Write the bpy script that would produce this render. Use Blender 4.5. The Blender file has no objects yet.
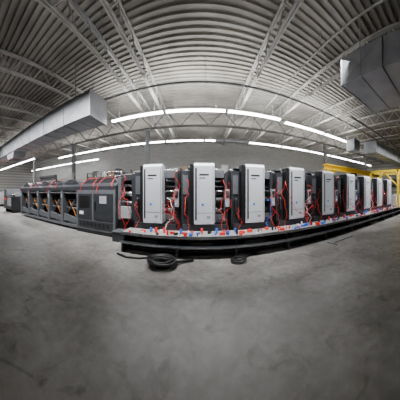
import bpy, bmesh, math, random
from mathutils import Vector, Matrix
random.seed(7)
scene = bpy.context.scene

# ------------------------------------------------------------------ materials
def mat(name, col, rough=0.5, metal=0.0, noise=0.0, nscale=8.0, bump=0.0, emit=None, estr=0.0, coat=0.0):
    m = bpy.data.materials.new(name); m.use_nodes = True
    nt = m.node_tree; b = nt.nodes['Principled BSDF']
    b.inputs['Base Color'].default_value = (*col, 1)
    b.inputs['Roughness'].default_value = rough
    b.inputs['Metallic'].default_value = metal
    if coat: b.inputs['Coat Weight'].default_value = coat
    if emit:
        b.inputs['Emission Color'].default_value = (*emit, 1)
        b.inputs['Emission Strength'].default_value = estr
    if noise > 0 or bump > 0:
        tc = nt.nodes.new('ShaderNodeTexCoord'); n = nt.nodes.new('ShaderNodeTexNoise')
        n.inputs['Scale'].default_value = nscale; n.inputs['Detail'].default_value = 5
        nt.links.new(tc.outputs['Object'], n.inputs['Vector'])
        if noise > 0:
            r = nt.nodes.new('ShaderNodeValToRGB')
            r.color_ramp.elements[0].position = 0.3; r.color_ramp.elements[1].position = 0.7
            r.color_ramp.elements[0].color = (*[c*(1-noise) for c in col], 1)
            r.color_ramp.elements[1].color = (*[min(1, c*(1+noise)) for c in col], 1)
            nt.links.new(n.outputs['Fac'], r.inputs['Fac']); nt.links.new(r.outputs['Color'], b.inputs['Base Color'])
        if bump > 0:
            bp = nt.nodes.new('ShaderNodeBump'); bp.inputs['Strength'].default_value = bump
            bp.inputs['Distance'].default_value = 0.02
            nt.links.new(n.outputs['Fac'], bp.inputs['Height']); nt.links.new(bp.outputs['Normal'], b.inputs['Normal'])
    return m

M_black = mat('black_paint', (0.008,0.008,0.009), 0.4, 0, 0.3, 6)
M_char = mat('charcoal_paint', (0.024,0.026,0.03), 0.42, 0, 0.2, 4)
M_grey = mat('machine_grey', (0.085,0.09,0.098), 0.42, 0, 0.12, 3)
M_lgrey = mat('light_machine_grey', (0.3,0.31,0.32), 0.4, 0, 0.08, 3)
M_silver = mat('silver_door_paint', (0.70,0.73,0.77), 0.33, 0.3, 0.04, 2)
M_steel = mat('roller_steel', (0.5,0.51,0.53), 0.25, 0.95, 0.08, 12)
M_alu = mat('tread_aluminium', (0.45,0.45,0.45), 0.4, 0.4, 0.25, 14, 0.3)
M_red = mat('red_strap', (0.8,0.03,0.02), 0.45)
M_blue = mat('blue_plastic', (0.03,0.16,0.7), 0.4)
M_orange = mat('orange_cord', (0.8,0.25,0.02), 0.5)
M_white = mat('white_card', (0.75,0.75,0.73), 0.6, 0, 0.05, 6)
M_yellow = mat('yellow_paint', (0.9,0.62,0.02), 0.4, 0, 0.06, 3)
M_galv = mat('galvanised_duct', (0.30,0.31,0.33), 0.45, 0.4, 0.16, 2.5)
M_joist = mat('joist_primer', (0.46,0.45,0.42), 0.55, 0.1, 0.15, 4)
M_joistd = mat('girder_primer', (0.2,0.195,0.185), 0.55, 0.1, 0.15, 4)
M_rubber = mat('rubber', (0.01,0.01,0.011), 0.5)
M_glow = mat('tube_glow', (1,1,1), 0.4, emit=(0.98,0.985,1.0), estr=24)
M_led = mat('blue_led', (0.1,0.3,1), 0.4, emit=(0.1,0.35,1), estr=3)
M_screen = mat('control_screen', (0.5,0.6,0.7), 0.3, emit=(0.6,0.75,0.9), estr=0.6)
M_cardb = mat('cardboard', (0.38,0.26,0.15), 0.8, 0, 0.15, 5)
M_wood = mat('pallet_wood', (0.36,0.25,0.14), 0.8, 0, 0.2, 9)

def deck_mat():
    m = mat('ceiling_deck_paint', (0.50,0.48,0.44), 0.6, 0.1)
    nt = m.node_tree; b = nt.nodes['Principled BSDF']
    tc = nt.nodes.new('ShaderNodeTexCoord')
    n = nt.nodes.new('ShaderNodeTexNoise'); n.inputs['Scale'].default_value = 0.7; n.inputs['Detail'].default_value = 6
    nt.links.new(tc.outputs['Object'], n.inputs['Vector'])
    r = nt.nodes.new('ShaderNodeValToRGB')
    r.color_ramp.elements[0].position = 0.35; r.color_ramp.elements[0].color = (0.23,0.215,0.19,1)
    r.color_ramp.elements[1].position = 0.65; r.color_ramp.elements[1].color = (0.41,0.39,0.35,1)
    nt.links.new(n.outputs['Fac'], r.inputs['Fac']); nt.links.new(r.outputs['Color'], b.inputs['Base Color'])
    return m
M_deck = deck_mat()

def floor_mat():
    m = mat('concrete_floor', (0.3,0.3,0.29), 0.38)
    nt = m.node_tree; b = nt.nodes['Principled BSDF']; L = nt.links
    tc = nt.nodes.new('ShaderNodeTexCoord')
    n1 = nt.nodes.new('ShaderNodeTexNoise'); n1.inputs['Scale'].default_value = 0.8; n1.inputs['Detail'].default_value = 9; n1.inputs['Roughness'].default_value=0.66
    n2 = nt.nodes.new('ShaderNodeTexNoise'); n2.inputs['Scale'].default_value = 9; n2.inputs['Detail'].default_value = 6
    n3 = nt.nodes.new('ShaderNodeTexNoise'); n3.inputs['Scale'].default_value = 2.2; n3.inputs['Detail'].default_value = 8; n3.inputs['Distortion'].default_value = 1.5; n3.inputs['Roughness'].default_value=0.65
    for n in (n1, n2, n3): L.new(tc.outputs['Object'], n.inputs['Vector'])
    r1 = nt.nodes.new('ShaderNodeValToRGB')
    r1.color_ramp.elements[0].position = 0.36; r1.color_ramp.elements[0].color = (0.16,0.15,0.137,1)
    r1.color_ramp.elements[1].position = 0.64; r1.color_ramp.elements[1].color = (0.33,0.317,0.297,1)
    L.new(n1.outputs['Fac'], r1.inputs['Fac'])
    r2 = nt.nodes.new('ShaderNodeValToRGB')
    r2.color_ramp.elements[0].position = 0.3; r2.color_ramp.elements[0].color = (0.78,0.78,0.78,1)
    r2.color_ramp.elements[1].position = 0.7; r2.color_ramp.elements[1].color = (1.08,1.08,1.08,1)
    L.new(n2.outputs['Fac'], r2.inputs['Fac'])
    mx = nt.nodes.new('ShaderNodeMixRGB'); mx.blend_type = 'MULTIPLY'; mx.inputs[0].default_value = 1
    L.new(r1.outputs['Color'], mx.inputs[1]); L.new(r2.outputs['Color'], mx.inputs[2])
    r3 = nt.nodes.new('ShaderNodeValToRGB')
    r3.color_ramp.elements[0].position = 0.55; r3.color_ramp.elements[0].color = (1,1,1,1)
    r3.color_ramp.elements[1].position = 0.66; r3.color_ramp.elements[1].color = (0.5,0.48,0.45,1)
    L.new(n3.outputs['Fac'], r3.inputs['Fac'])
    mx2 = nt.nodes.new('ShaderNodeMixRGB'); mx2.blend_type = 'MULTIPLY'; mx2.inputs[0].default_value = 0.8
    L.new(mx.outputs[0], mx2.inputs[1]); L.new(r3.outputs['Color'], mx2.inputs[2])
    L.new(mx2.outputs[0], b.inputs['Base Color'])
    bp = nt.nodes.new('ShaderNodeBump'); bp.inputs['Strength'].default_value = 0.12; bp.inputs['Distance'].default_value = 0.01
    L.new(n2.outputs['Fac'], bp.inputs['Height']); L.new(bp.outputs['Normal'], b.inputs['Normal'])
    return m
M_floor = floor_mat()

def wall_mat():
    m = mat('painted_block_wall', (0.6,0.6,0.58), 0.7)
    nt = m.node_tree; b = nt.nodes['Principled BSDF']; L = nt.links
    tc = nt.nodes.new('ShaderNodeTexCoord'); mp = nt.nodes.new('ShaderNodeMapping')
    mp.inputs['Rotation'].default_value = (math.radians(90), 0, 0)
    br = nt.nodes.new('ShaderNodeTexBrick'); br.inputs['Scale'].default_value = 1.0
    br.inputs['Brick Width'].default_value = 0.4; br.inputs['Row Height'].default_value = 0.2; br.inputs['Mortar Size'].default_value = 0.008
    br.inputs['Color1'].default_value = (0.42,0.42,0.41,1); br.inputs['Color2'].default_value = (0.37,0.37,0.36,1); br.inputs['Mortar'].default_value = (0.27,0.27,0.26,1)
    L.new(tc.outputs['Object'], mp.inputs[0]); L.new(mp.outputs[0], br.inputs['Vector']); L.new(br.outputs['Color'], b.inputs['Base Color'])
    return m
M_wall = wall_mat()

# ------------------------------------------------------------------ mesh builder
class MB:
    def __init__(s): s.bm = bmesh.new(); s.m = []
    def mi(s, m):
        if m not in s.m: s.m.append(m)
        return s.m.index(m)
    def face(s, vs, k, smooth=False):
        try:
            f = s.bm.faces.new(vs); f.material_index = k; f.smooth = smooth; return f
        except ValueError: return None
    def box(s, x0, x1, y0, y1, z0, z1, m, rot=None):
        k = s.mi(m); c = Vector(((x0+x1)/2, (y0+y1)/2, (z0+z1)/2)); v = []
        for p in ((x0,y0,z0),(x1,y0,z0),(x1,y1,z0),(x0,y1,z0),(x0,y0,z1),(x1,y0,z1),(x1,y1,z1),(x0,y1,z1)):
            p = Vector(p)
            if rot: p = c + rot @ (p-c)
            v.append(s.bm.verts.new(p))
        for q in ((0,3,2,1),(4,5,6,7),(0,1,5,4),(1,2,6,5),(2,3,7,6),(3,0,4,7)): s.face([v[i] for i in q], k)
    def prism(s, poly, axis, a, b, m):
        k = s.mi(m)
        def P(u, w, t):
            return {'x': (t,u,w), 'y': (u,t,w), 'z': (u,w,t)}[axis]
        A = [s.bm.verts.new(P(u,w,a)) for u,w in poly]; B = [s.bm.verts.new(P(u,w,b)) for u,w in poly]
        s.face(A, k); s.face(B[::-1], k); n = len(poly)
        for i in range(n): s.face([A[i], A[(i+1)%n], B[(i+1)%n], B[i]], k)
    def tube(s, path, r, m, n=8, caps=True):
        k = s.mi(m); rings = []; path = [Vector(p) for p in path]; prev = None
        for i, p in enumerate(path):
            d = (path[min(i+1,len(path)-1)] - path[max(i-1,0)])
            if d.length < 1e-6: d = Vector((0,0,1))
            d.normalize()
            if prev is None:
                u = d.cross(Vector((0,0,1)))
                if u.length < 0.1: u = d.cross(Vector((1,0,0)))
            else: u = prev - d*prev.dot(d)
            u.normalize(); prev = u; w = d.cross(u)
            rings.append([s.bm.verts.new(p + r*(math.cos(t)*u + math.sin(t)*w)) for t in [2*math.pi*j/n for j in range(n)]])
        for i in range(len(rings)-1):
            for j in range(n): s.face([rings[i][j], rings[i][(j+1)%n], rings[i+1][(j+1)%n], rings[i+1][j]], k, n > 5)
        if caps: s.face(rings[0][::-1], k); s.face(rings[-1], k)
    def done(s, name, bevel=0.0, loc=(0,0,0)):
        bmesh.ops.recalc_face_normals(s.bm, faces=s.bm.faces)
        me = bpy.data.meshes.new(name); s.bm.to_mesh(me); s.bm.free()
        for m in s.m: me.materials.append(m)
        o = bpy.data.objects.new(name, me); scene.collection.objects.link(o); o.location = loc
        if bevel:
            b = o.modifiers.new('bevel', 'BEVEL'); b.width = bevel; b.segments = 2; b.limit_method = 'ANGLE'; b.angle_limit = math.radians(50)
        return o

XL, XR, YB, YF, H = -22.0, 19.0, 14.0, -8.0, 6.2

# ------------------------------------------------------------------ room shell
b = MB(); b.box(XL-.2, XR+.2, YF-.2, YB+.2, -0.2, 0, M_floor); b.done('floor')
b = MB(); b.box(XL-.2, XR+.2, YB, YB+.2, 0, H+.1, M_wall); b.done('wall_back')
b = MB(); b.box(XL-.2, XR+.2, YF-.2, YF, 0, H+.1, M_wall); b.done('wall_front')
b = MB(); b.box(XL-.2, XL, YF, YB, 0, H+.1, M_wall); b.done('wall_left')
b = MB(); b.box(XR, XR+.2, YF, YB, 0, H+.1, M_wall); b.done('wall_right')
b = MB(); k = b.mi(M_deck); prof = []; y = YF; per = 0.2
while y < YB-.01:
    prof += [(y, H), (y+0.09, H), (y+0.11, H+0.05), (y+0.18, H+0.05)]; y += per
prof.append((YB, H)); prof += [(YB, H+.3), (YF, H+.3)]
A = [b.bm.verts.new((XL, p[0], p[1])) for p in prof]; B = [b.bm.verts.new((XR, p[0], p[1])) for p in prof]
for i in range(len(prof)): b.face([A[i], A[(i+1)%len(prof)], B[(i+1)%len(prof)], B[i]], k)
b.done('ceiling')
b = MB(); b.box(XL, XR, YB-.03, YB, 0, .15, M_char); b.done('baseboard_back')

# ------------------------------------------------------------------ joists & girders
def joist(x, ztop=H, dep=0.62, r=0.018, ch=0.06, name='bar_joist'):
    b = MB(); zb = ztop-dep
    for z in (ztop-0.03, zb):
        b.box(x-ch, x-0.008, YF+.02, YB-.02, z-0.03, z+0.02, M_joist); b.box(x+0.008, x+ch, YF+.02, YB-.02, z-0.03, z+0.02, M_joist)
    y = YF+.1; up = False; st = 0.42
    while y+st < YB:
        a = (x, y, ztop-0.05 if up else zb); c = (x, y+st, zb if up else ztop-0.05)
        b.tube([a, c], r, M_joist, 5); y += st; up = not up
    b.done(name)
for x in (-13.6,-11.4,-9.4,-7.2,-5.0,-2.8,-1.9,1.95,4.2,6.4,8.6,10.8,13.2,15.8): joist(x)
def girder(y, zt=H-0.05, dep=0.95):
    b = MB(); zb = zt-dep
    for z in (zt-0.08, zb):
        b.box(XL+.02, XR-.02, y-0.09, y+0.09, z-0.02, z+0.03, M_joistd)
        b.box(XL+.02, XR-.02, y-0.015, y+0.015, z-0.06, z+0.07, M_joistd)
    x = XL+.1; up = False; st = 0.8
    while x+st < XR:
        b.tube([(x,y,zt-.08 if up else zb),(x+st,y,zb if up else zt-.08)], 0.03, M_joistd, 6); x += st; up = not up
    b.done('joist_girder')
girder(9.0); girder(1.0, dep=0.8)
for x in (-14.5,-8.8,-3.0,8.7,14.5):
    b = MB()
    b.box(x-.1,x+.1,8.88,8.9,0.02,H-1.09,M_lgrey); b.box(x-.1,x+.1,9.1,9.12,0.02,H-1.09,M_lgrey); b.box(x-.01,x+.01,8.9,9.1,0.02,H-1.09,M_lgrey)
    b.box(x-.2,x+.2,8.8,9.2,0,0.03,M_lgrey); b.box(x-.16,x+.16,8.84,9.16,H-1.09,H-1.065,M_lgrey)
    b.done('steel_column')

HR=H-.002
def pipe(pts, r, m, name, hang=True):
    b = MB(); b.tube(pts, r, m, 8)
    p0, p1 = Vector(pts[0]), Vector(pts[-1]); n = int((p1-p0).length/2.5)
    for i in range(n+1):
        p = p0.lerp(p1, (i+.5)/(n+1)); b.tube([p, (p.x,p.y,HR)], 0.008, m, 5)
        b.tube([p, (p.x,p.y,p.z-0.08)], 0.015, m, 6)
    b.done(name)
pipe([(-20,5.6,5.35),(18,5.6,5.35)], 0.035, M_lgrey, 'sprinkler_pipe')
pipe([(-20,11.5,5.2),(18,11.5,5.2)], 0.035, M_lgrey, 'sprinkler_pipe')
pipe([(-2.35,-7,5.5),(-2.35,13.8,5.5)], 0.03, M_lgrey, 'electrical_conduit')
pipe([(3.1,-7,5.62),(3.1,13.8,5.62)], 0.025, M_joist, 'electrical_conduit')
pipe([(6.0,4.5,5.0),(18,4.5,5.0)], 0.04, M_joistd, 'sprinkler_pipe')
pipe([(5.8,3.6,5.2),(18,3.6,5.2)], 0.03, M_lgrey, 'electrical_conduit')

# ------------------------------------------------------------------ ducts
def duct(x0,x1,y0,y1,z0,z1,axis,name='air_duct'):
    b = MB(); b.box(x0,x1,y0,y1,z0,z1,M_galv)
    L0, L1 = (x0,x1) if axis=='x' else (y0,y1); n = max(2,int((L1-L0)/1.25)); e = 0.03
    for i in range(n+1):
        t = L0+(L1-L0)*i/n
        if axis=='x': b.box(t-.015,t+.015,y0-e,y1+e,z0-e,z1+e,M_galv)
        else: b.box(x0-e,x1+e,t-.015,t+.015,z0-e,z1+e,M_galv)
        if i < n:
            t2 = L0+(L1-L0)*(i+1)/n
            if axis=='x':
                b.tube([(t,y0-.002,z0),(t2,y0-.002,z1)],0.006,M_galv,4); b.tube([(t,y0-.002,z1),(t2,y0-.002,z0)],0.006,M_galv,4)
                tm=(t+t2)/2
                b.box(tm-.02,tm+.02,y0-.01,y0,z0,HR,M_galv); b.box(tm-.02,tm+.02,y1,y1+.01,z0,HR,M_galv); b.box(tm-.02,tm+.02,y0,y1,z0-.02,z0,M_galv)
            else:
                b.tube([(x0-.002,t,z0),(x0-.002,t2,z1)],0.006,M_galv,4); b.tube([(x0-.002,t,z1),(x0-.002,t2,z0)],0.006,M_galv,4)
                tm=(t+t2)/2
                b.box(x0-.01,x0,tm-.02,tm+.02,z0,HR,M_galv); b.box(x1,x1+.01,tm-.02,tm+.02,z0,HR,M_galv); b.box(x0,x1,tm-.02,tm+.02,z0-.02,z0,M_galv)
    return b.done(name, 0.008)
duct(-14.0,-3.4,4.25,5.25,4.15,5.0,'x')
duct(3.6,5.5,-6.0,3.05,4.65,5.4,'y')
duct(9.2,17.0,4.9,5.8,4.1,4.8,'x')
b = MB(); b.prism([(-10.6,4.12),(-9.4,4.12),(-9.6,3.75),(-10.4,3.75)],'y',4.3,5.2,M_galv)
for i in range(6): b.box(-10.35,-9.65,4.36+i*.14,4.38+i*.14,3.72,3.76,M_char)
b.done('air_register')
b = MB(); hx,hy,hz_=7.9,5.7,4.05
b.box(hx,hx+.6,hy,hy+.6,hz_,hz_+.7,M_lgrey)
for i in range(6): b.box(hx+.06,hx+.54,hy-.03,hy,hz_+.08+i*.1,hz_+.12+i*.1,M_grey)
b.tube([(hx+.3,hy+.6,hz_+.35),(hx+.3,hy+.68,hz_+.35)],.26,M_char,16)
for t in (hx+.08,hx+.5):
    for u in (hy+.08,hy+.52): b.tube([(t,u,hz_+.7),(t,u,HR)],.01,M_lgrey,5)
b.done('unit_heater',.01)

# ------------------------------------------------------------------ fluorescent rows
def light_row(x0, x1, y, z, seg=2.44, gap=0.06):
    b = MB(); x = x0
    while x < x1-0.3:
        xe = min(x+seg, x1)
        b.prism([(y-.09,z+.05),(y+.09,z+.05),(y+.05,z+.11),(y-.05,z+.11)],'x',x,xe,M_white)
        for dy in (-.05,.05): b.tube([(x+.03,y+dy,z+.02),(xe-.03,y+dy,z+.02)],0.028,M_glow,8)
        b.box(x,x+.03,y-.08,y+.08,z-.01,z+.05,M_white); b.box(xe-.03,xe,y-.08,y+.08,z-.01,z+.05,M_white)
        for t in (x+.4, xe-.4): b.tube([(t,y,z+.1),(t,y,HR)],0.006,M_lgrey,4)
        x = xe+gap
    b.done('fluorescent_light')
light_row(-3.9,3.5,6.5,4.8); light_row(3.7,9.4,6.5,4.72)
light_row(-12.2,1.0,10.4,4.8); light_row(3.2,18.0,10.4,4.8)
light_row(-21,-9.0,12.6,4.6); light_row(-21,-12,7.5,4.4); light_row(-21,-14,3.2,4.4)

def area(name, loc, rot, sx, sy, e, col=(0.98,0.985,1.0), spread=180):
    l = bpy.data.lights.new(name,'AREA'); l.shape='RECTANGLE'; l.size=sx; l.size_y=sy; l.energy=e; l.color=col; l.spread=math.radians(spread)
    o = bpy.data.objects.new(name,l); o.location=loc; o.rotation_euler=rot; scene.collection.objects.link(o); return o
UP=(math.pi,0,0)
area('row_light_down',(2.5,6.5,4.74),(0,0,0),13,0.2,430,spread=105)
area('row_light_down',(2.5,10.4,4.74),(0,0,0),28,0.2,750,spread=120)
area('row_light_down',(-14,6.5,4.3),(0,0,0),10,0.3,800,spread=130)
area('row_light_up',(2.5,6.5,4.95),UP,13,0.3,360)
area('row_light_up',(2.5,10.4,4.95),UP,28,0.3,370)
area('row_light_up',(-15,6.5,4.6),UP,10,0.3,130)
area('aisle_fill',(1.0,2.9,5.3),(math.radians(32),0,0),25,0.3,1150,spread=78)  # added fill with no fixture, brightens aisle floor and press fronts

# ------------------------------------------------------------------ printing units
D = 4.4; PITCH = 1.43
def printing_unit(cx):
    b = MB()
    b.box(cx-.66,cx+.66,4.62,7.0,0.12,0.66,M_black)
    b.box(cx-.60,cx+.60,4.7,6.9,0.0,0.12,M_black)
    b.box(cx-.66,cx-.42,4.62,7.0,0.66,2.18,M_char)
    b.box(cx-.62,cx-.46,4.60,4.62,1.5,2.05,M_grey); b.box(cx-.60,cx-.48,4.59,4.60,.85,1.35,M_black)
    b.tube([(cx-.54,4.59,1.0),(cx-.54,4.54,1.02),(cx-.54,4.54,1.38),(cx-.54,4.59,1.4)],.012,M_steel,6)
    b.box(cx+.58,cx+.66,4.66,7.0,0.66,2.12,M_char)
    b.box(cx-.42,cx+.58,5.35,7.0,0.66,2.2,M_black)
    b.prism([(4.95,2.2),(5.2,2.30),(6.6,2.30),(6.95,2.2),(6.95,2.16),(4.95,2.16)],'x',cx-.6,cx+.6,M_char)
    xa,xb = cx-.29,cx+.26
    b.prism([(4.40,.70),(4.36,.78),(4.36,2.28),(4.42,2.36),(4.75,2.36),(4.75,.70)],'x',xa,xb,M_silver)
    b.box(xa-.11,xa-.01,4.42,4.75,.70,2.33,M_black)
    b.box(xa+.03,xa+.075,4.352,4.362,.82,2.22,M_char)
    b.box(xa+.14,xa+.40,4.354,4.362,2.02,2.06,M_char); b.box(xa+.14,xa+.30,4.354,4.362,1.94,1.965,M_grey)
    b.box(xa+.20,xa+.26,4.355,4.362,1.2,1.26,M_blue); b.box(xa+.34,xa+.44,4.355,4.362,.86,.93,M_lgrey)
    b.box(xb-.05,xb-.03,4.355,4.362,.8,2.25,M_lgrey); b.box(xa+.09,xb-.06,4.356,4.362,1.005,1.015,M_grey)
    for z,yy,r,mm in ((1.92,4.95,.07,M_steel),(1.72,4.86,.055,M_rubber),(1.55,5.0,.09,M_grey),(1.30,4.92,.12,M_rubber),(1.0,5.02,.14,M_steel),(.80,4.85,.05,M_rubber)):
        b.tube([(cx+.27,yy,z),(cx+.57,yy,z)],r,mm,14)
    b.prism([(4.68,2.2),(4.68,1.98),(4.9,1.98),(5.3,2.1),(5.3,2.2)],'x',cx+.28,cx+.57,M_grey)
    b.box(cx+.30,cx+.56,4.66,4.72,.70,.92,M_grey)
    b.box(cx+.34,cx+.52,4.645,4.662,.76,.80,M_steel)
    b.box(cx+.585,cx+.70,4.55,4.66,1.15,1.65,M_lgrey); b.box(cx+.60,cx+.685,4.542,4.552,1.4,1.6,M_char)
    b.box(cx+.61,cx+.63,4.54,4.55,1.22,1.25,M_led); b.box(cx+.65,cx+.67,4.54,4.55,1.22,1.25,M_red)
    b.tube([(cx+.30,4.58,.70),(cx+.30,4.58,1.55),(cx+.34,4.58,1.6),(cx+.52,4.58,1.6),(cx+.56,4.58,1.55),(cx+.56,4.58,.70)],.014,M_steel,8)
    b.box(cx-.5,cx-.2,4.95,5.4,2.3,2.36,M_grey); b.tube([(cx-.55,5.6,2.33),(cx+.55,5.6,2.33)],.035,M_steel,10)
    b.box(cx-.62,cx+.62,4.50,4.64,.50,.66,M_char)
    return b.done('printing_unit',0.006)
NU=9
for i in range(NU): printing_unit(-1.30+i*PITCH)

# ------------------------------------------------------------------ delivery (left, long dark machine)
b = MB()
X0,X1,YD = -9.5,-2.75,4.85
b.box(X0,X1,YD+.35,7.2,.1,1.7,M_black)
b.box(X0+.1,X1-.1,YD+.3,7.0,0,.1,M_black)
b.prism([(YD-.02,1.62),(YD-.02,1.78),(YD+.18,1.9),(7.0,1.9),(7.2,1.8),(7.2,1.62)],'x',X0-.03,X1+.02,M_char)
nb=5; bw=(4.95)/nb
for i in range(nb):
    xs=X0+i*bw
    pts=[(xs+.04,1.88)]+[(xs+.04+(bw-.08)*t/8,1.9+.2*math.sin(math.pi*t/8)**.7) for t in range(1,8)]+[(xs+bw-.04,1.88)]
    b.prism(pts,'y',YD+.15,6.9,M_char)
    b.tube([(xs+.3,YD+.12,1.93),(xs+.3,YD+.06,1.97),(xs+.7,YD+.06,1.97),(xs+.7,YD+.12,1.93)],.012,M_steel,6)
    b.prism([(YD,.18),(YD-.02,1.64),(YD+.38,1.64),(YD+.38,.18)],'x',xs-.02,xs+.13,M_grey)
    b.prism([(xs+.13,.3),(xs+bw-.02,.3),(xs+bw-.02,.46),(xs+.13,.62)],'y',YD+.04,YD+.12,M_grey)
    b.tube([(xs+.2,YD+.2,.6),(xs+bw-.1,YD+.2,1.5)],.03,M_grey,8)
    b.tube([(xs+.13,YD+.22,1.25),(xs+bw,YD+.22,1.25)],.06,M_rubber,10)
    b.tube([(xs+.13,YD+.25,.85),(xs+bw,YD+.25,.85)],.04,M_grey,10)
    b.tube([(xs+.3,YD+.24,1.5),(xs+.35,YD+.2,1.1),(xs+.5,YD+.22,.9),(xs+.62,YD+.2,.75),(xs+.7,YD+.24,.5)],.012,M_orange,6)
    b.box(xs+.35,xs+.75,YD+.26,YD+.34,.95,1.15,M_grey)
    b.prism([(YD+.02,1.5),(YD+.02,1.64),(YD+.3,1.64)],'x',xs+.13,xs+bw-.02,M_grey)
    b.box(xs+.02,xs+.08,YD-.03,YD,1.3,1.45,M_lgrey)
xs=X0+nb*bw
b.box(X0,xs+.1,YD-.02,YD+.36,.1,.2,M_grey)
b.box(xs,X1,YD-.04,YD+.4,.14,1.64,M_grey)
b.box(xs+.10,xs+.78,YD-.06,YD-.035,.55,1.5,M_char); b.box(xs+.18,xs+.70,YD-.068,YD-.055,.95,1.42,M_black)
b.box(xs+.88,xs+1.70,YD-.06,YD-.035,.55,1.5,M_char)
b.box(xs+.94,xs+.98,YD-.09,YD-.06,.9,1.2,M_black)
b.box(xs+1.15,xs+1.45,YD-.068,YD-.055,1.15,1.42,M_lgrey)
b.box(xs+.2,xs+.4,YD-.075,YD-.066,.7,.82,M_white)
b.box(xs+.1,X1-.1,YD-.055,YD-.035,.22,.48,M_char)
for t in range(8): b.box(xs+.2+t*.18,xs+.3+t*.18,YD-.062,YD-.05,.28,.42,M_black)
b.box(xs+.05,X1-.05,YD-.05,YD+.3,.02,.14,M_black)
b.prism([(xs+.05,1.9),(xs+1.7,1.9),(xs+1.55,2.08),(xs+.25,2.08)],'y',YD+.3,6.6,M_char)
b.tube([(xs+.1,YD+.6,1.9),(xs+.1,YD+.6,2.35),(X1-.1,YD+.6,2.35),(X1-.1,YD+.6,1.9)],.018,M_steel,8)
b.tube([(xs+.1,YD+.6,2.18),(X1-.1,YD+.6,2.18)],.014,M_steel,8)
b.box(X1,X1+.03,YD+.5,5.9,.5,1.45,M_grey); b.box(X1+.02,X1+.045,YD+.6,5.8,.8,1.35,M_black)
b.done('delivery_unit',0.012)

b = MB()
b.box(-2.62,-1.99,4.9,6.9,.0,.66,M_black)
b.box(-2.62,-2.5,4.75,6.9,.66,2.05,M_grey); b.box(-2.12,-1.99,4.75,6.9,.66,2.15,M_char)
b.box(-2.5,-2.12,5.3,6.9,.66,2.1,M_black)
for z,r in ((.9,.09),(1.2,.07),(1.5,.09),(1.8,.06)): b.tube([(-2.5,5.05,z),(-2.12,5.05,z)],r,M_steel,12)
b.prism([(4.9,1.95),(4.9,2.15),(5.3,2.22),(6.7,2.22),(6.9,2.1),(6.9,1.95)],'x',-2.6,-2.0,M_char)
b.box(-2.48,-2.14,4.7,4.78,.72,1.1,M_lgrey)
b.box(-2.66,-2.08,4.45,4.88,0,.3,M_char); b.box(-2.66,-2.08,4.42,4.88,.3,.33,M_grey)
b.done('coating_unit',0.008)

b = MB()
b.box(-3.35,-2.95,7.6,8.1,0,1.2,M_grey); b.prism([(7.5,1.2),(7.5,1.3),(8.1,1.75),(8.1,1.2)],'x',-4.2,-2.2,M_lgrey)
for i in range(2): b.box(-4.1+i,-3.25+i,8.05,8.12,1.8,2.4,M_black); b.box(-4.05+i,-3.3+i,8.04,8.05,1.85,2.35,M_screen)
b.box(-4.2,-2.2,7.9,8.1,1.7,1.82,M_grey)
b.done('control_console',0.01)

# ------------------------------------------------------------------ catwalk
b = MB()
cx0,cx1 = -2.05, 10.9
b.box(cx0,cx1,3.9,4.48,.465,.50,M_alu)
b.box(cx0,cx1,3.87,3.90,.44,.51,M_steel)
b.box(cx0,cx1,3.78,3.9,.25,.275,M_char); b.box(cx0,cx1,3.76,3.78,.25,.28,M_steel)
x=cx0+.05
while x<cx1:
    b.box(x,x+.05,3.92,4.45,0,.465,M_char); b.box(x,x+.04,3.80,3.92,0,.25,M_grey)
    b.box(x+.3,x+.9,4.12,4.4,.02,.30,M_black)
    x+=1.43
b.box(cx0,cx1,4.40,4.44,0.02,.46,M_black)
b.tube([(cx0+.1,4.0,.12),(cx1-.1,4.0,.12)],.035,M_rubber,8)
b.done('press_catwalk',0.004)

b = MB()
for i in range(170):
    x=random.uniform(cx0+.2,cx1-.2); y=random.uniform(3.95,4.28); s=random.uniform(.03,.08)
    m=random.choice([M_red,M_red,M_red,M_blue,M_blue,M_white,M_black,M_steel,M_black])
    R=Matrix.Rotation(random.uniform(0,3),3,'Z')
    if random.random()<.5: b.box(x-s,x+s,y-s*.5,y+s*.5,.502,.502+s*random.uniform(.5,1.3),m,R)
    else: b.tube([(x,y,.502),(x,y,.502+s*1.8)],s*.45,m,10)
b.done('loose_tools_and_parts',0.003)

# ------------------------------------------------------------------ red transport straps / hoses
b = MB()
def squig(x,z0,z1,y=4.3,amp=.13,n=16,r=.008,m=None):
    pts=[]; ph=random.uniform(0,6)
    for i in range(n):
        t=i/(n-1)
        pts.append((x+amp*math.sin(ph+t*random.uniform(5,9))+random.uniform(-.03,.03), y+.08*math.cos(ph+t*7), z0+(z1-z0)*t+random.uniform(-.03,.03)))
    b.tube(pts,r,m or M_red,6)
for i in range(NU):
    cx=-1.30+i*PITCH
    for j in range(2 if i%3 else 3): squig(cx+random.uniform(.36,.64),.52,random.uniform(1.2,2.25),4.42,r=.0065)
    squig(cx-.48,.52,random.uniform(1.0,2.0),4.4,.06,r=.0065)
    pts=[(cx-.5+t*1.15, 4.33-.05*math.sin(math.pi*t), 1.9-1.2*t+.5*math.sin(math.pi*t*1.3)*(-1 if i%2 else .4)) for t in [q/12 for q in range(13)]]
    if i in (3,5,6): b.tube(pts,.006,M_red,6)
    squig(cx+.45,.52,1.4,4.4,.1,r=.009,m=(M_white,M_black,M_blue)[i%3])
squig(-2.35,.34,2.1,4.56,.12); squig(-2.2,.34,1.7,4.56,.10)
b.done('red_transport_straps')
b = MB()
for xs in (-8.4,-6.6,-4.4,-3.6):
    y0=YD+.3
    pts=[(xs+random.uniform(-.05,.05),YD-.03,1.4),(xs+.05,YD-.05,1.6),(xs+.12,YD-.02,1.86),(xs+.2,y0,2.10),(xs+.4,y0+.4,2.14),(xs+.6,y0+.1,2.10),(xs+.68,YD-.02,1.86),(xs+.74,YD-.06,1.7)]
    b.tube(pts,.009,M_red,6)
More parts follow.
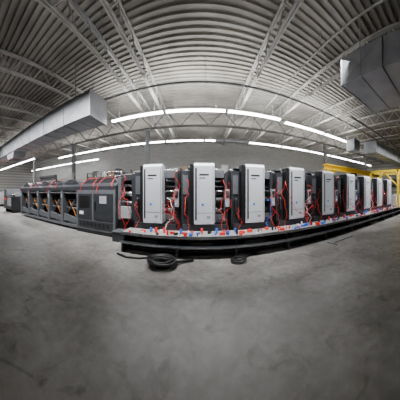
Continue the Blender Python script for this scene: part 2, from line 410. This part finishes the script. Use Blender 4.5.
b.done('red_tie_down_cord')

# ------------------------------------------------------------------ hose coil & debris on floor
def coil(cx,cy,R,n,name,r=.03,m=M_rubber,tail=None):
    b=MB(); pts=[]
    for i in range(n*24):
        a=i/24*2*math.pi; rr=R*(1+.13*math.sin(a*.37+1)); pts.append((cx+rr*math.cos(a)+.03*math.sin(a*.21),cy+rr*.85*math.sin(a),r+.03*(i/24)+.01*math.sin(a*2.3)+.01))
    pts+= tail or [(cx+R+.1,cy+.2,r+.01),(cx+R+.4,cy+.3,r+.01)]
    b.tube(pts,r,m,8); b.done(name)
coil(-.80,3.38,.27,4,'hose_coil',.03,tail=[(-.5,3.5,.06),(-.35,3.62,.045),(-.15,3.7,.045)])
coil(.85,3.58,.15,2,'hose_coil',.022)
b=MB(); b.tube([(-2.0,3.6,.025),(-1.7,3.5,.025),(-1.4,3.56,.025),(-1.2,3.66,.025)],.022,M_rubber,8); b.done('floor_cable')
b=MB(); b.box(3.6,4.6,3.4,3.44,0,.04,M_lgrey); b.box(3.55,3.6,3.2,3.6,0,.05,M_lgrey); b.done('metal_rail_offcut')

# ------------------------------------------------------------------ yellow gantry & feeder at right
b=MB()
GZ=3.0
for x in (7.6,14.6): b.box(x-.14,x+.14,7.5,7.78,0,GZ,M_yellow); b.box(x-.3,x+.3,7.35,7.93,0,.04,M_yellow)
b.box(7.3,14.9,7.46,7.82,GZ+.3,GZ+.36,M_yellow); b.box(7.3,14.9,7.62,7.66,GZ+.05,GZ+.3,M_yellow); b.box(7.3,14.9,7.46,7.82,GZ,GZ+.05,M_yellow)
for x in (7.6,14.6):
    s=1 if x<10 else -1
    b.prism([(x+s*.14,GZ),(x+s*.8,GZ),(x+s*.14,GZ-.65)],'y',7.58,7.7,M_yellow)
b.box(10.2,10.6,7.4,7.88,GZ-.25,GZ,M_char); b.tube([(10.4,7.64,GZ-.25),(10.4,7.64,GZ-.7)],.015,M_steel,6); b.box(10.33,10.47,7.58,7.7,GZ-.85,GZ-.7,M_red)
b.done('gantry_crane',0.01)
b=MB(); fx=11.15
b.box(fx+.05,fx+1.95,4.3,6.4,0,.25,M_yellow)
for x in (fx,fx+1.86):
    for y in (4.1,6.4): b.box(x,x+.14,y,y+.14,0,3.2,M_yellow)
b.box(fx,fx+2.0,4.1,4.24,3.0,3.2,M_yellow); b.box(fx,fx+2.0,6.4,6.54,3.0,3.2,M_yellow); b.box(fx,fx+.14,4.24,6.4,3.0,3.2,M_yellow); b.box(fx+1.86,fx+2.0,4.24,6.4,3.0,3.2,M_yellow)
b.tube([(fx+.07,4.24,2.0),(fx+.07,5.3,3.0)],.05,M_yellow,8); b.tube([(fx+.07,6.4,2.0),(fx+.07,5.3,3.0)],.05,M_yellow,8)
b.box(fx+.3,fx+1.7,4.45,6.3,.25,1.3,M_white); b.box(fx+.2,fx+1.8,4.4,6.35,1.9,2.5,M_char); b.box(fx+.16,fx+.2,4.6,6.1,2.05,2.35,M_grey)
for u in (4.6,5.3,6.0): b.tube([(fx+.9,u,2.5),(fx+.9,u,3.1)],.04,M_steel,8)
b.done('sheet_feeder',0.01)

# ------------------------------------------------------------------ background machines left
def folder(x,y,s=1.0,main=None,acc=None):
    b=MB(); main=main or M_char; acc=acc or M_red
    b.box(x,x+2.2*s,y,y+1.2,.25,1.2,main); b.box(x+.1,x+.3,y+.1,y+1.1,0,.25,M_black); b.box(x+1.9*s,x+2.1*s,y+.1,y+1.1,0,.25,M_black)
    b.prism([(x,1.2),(x+.9*s,1.2),(x+.75*s,1.75),(x+.15*s,1.75)],'y',y,y+1.2,acc)
    b.box(x+1.1*s,x+2.1*s,y-.03,y+.0,.5,1.1,M_lgrey); b.tube([(x+1.0*s,y+.2,1.3),(x+2.2*s,y+.2,1.3)],.08,M_steel,10)
    b.prism([(x+1.2*s,1.2),(x+2.1*s,1.2),(x+2.1*s,1.5)],'y',y+.3,y+1.1,M_lgrey)
    b.box(x+.15*s,x+.75*s,y-.02,y+.0,.9,1.1,M_red)
    b.done('folding_machine',0.01)
folder(-14.6,6.0,1.0,M_char,M_red); folder(-18.2,5.2,1.2,M_lgrey,M_char); folder(-14.0,9.6,1.1,M_lgrey,M_char); folder(-19.0,10.2,1.3,M_char,M_red); folder(-12.2,4.7,.7,M_char,M_grey)

def rack(x,n=3):
    b=MB()
    for i in range(n+1): 
        for y in (12.7,13.6): b.box(x+i*2.4-.04,x+i*2.4+.04,y-.04,y+.04,0,3.4,M_char)
    for z in (.9,1.9,2.9):
        b.box(x,x+n*2.4,12.68,12.74,z-.1,z,M_grey); b.box(x,x+n*2.4,13.56,13.62,z-.1,z,M_grey); b.box(x,x+n*2.4,12.7,13.6,z,z+.03,M_wood)
        for i in range(n):
            xx=x+i*2.4+.15
            while xx<x+(i+1)*2.4-.6:
                w=random.uniform(.35,.7); h=random.uniform(.3,.75)
                b.box(xx,xx+w,12.8,13.5,z+.03,z+.03+h,random.choice([M_cardb,M_white,M_white,M_lgrey,M_grey])); xx+=w+.08
    b.done('pallet_rack')
rack(-10.5,3); rack(-1.5,3); rack(6.6,4)
def pallet(x,y,h):
    b=MB()
    for i in range(3): b.box(x+i*.45,x+i*.45+.1,y,y+.8,0,.1,M_wood)
    b.box(x,x+1,y,y+.8,.1,.13,M_wood); b.box(x+.04,x+.96,y+.04,y+.76,.13,h,M_white); b.done('paper_stack',.005)
pallet(-16.4,2.6,1.1); pallet(-15.0,2.9,.8); pallet(-17.8,3.4,1.3); pallet(-20,6.6,1.2)
b=MB()
for i in range(18): b.box(-20.5,-17,YB-.06,YB-.01,.02+i*.19,.2+i*.19,M_lgrey)
b.box(-20.65,-20.5,YB-.1,YB-.005,0,3.6,M_char); b.box(-17,-16.85,YB-.1,YB-.005,0,3.6,M_char); b.box(-20.65,-16.85,YB-.3,YB-.005,3.45,3.8,M_grey); b.done('door_1')

# ------------------------------------------------------------------ world & camera
w=bpy.data.worlds.new('world'); scene.world=w; w.use_nodes=True
w.node_tree.nodes['Background'].inputs[0].default_value=(.5,.5,.52,1); w.node_tree.nodes['Background'].inputs[1].default_value=.1

cam=bpy.data.cameras.new('camera'); co=bpy.data.objects.new('camera',cam); scene.collection.objects.link(co)
co.location=(0,0,1.6); co.rotation_euler=(math.radians(90),0,0); scene.camera=co
F=163.0; hz=191.0
cam.type='PANO'; cam.clip_start=.05; cam.clip_end=200
cam.panorama_type='CENTRAL_CYLINDRICAL'
cam.central_cylindrical_radius=1.0
cam.central_cylindrical_range_u_min=-200/F; cam.central_cylindrical_range_u_max=200/F
cam.central_cylindrical_range_v_min=-(400-hz)/F; cam.central_cylindrical_range_v_max=hz/F
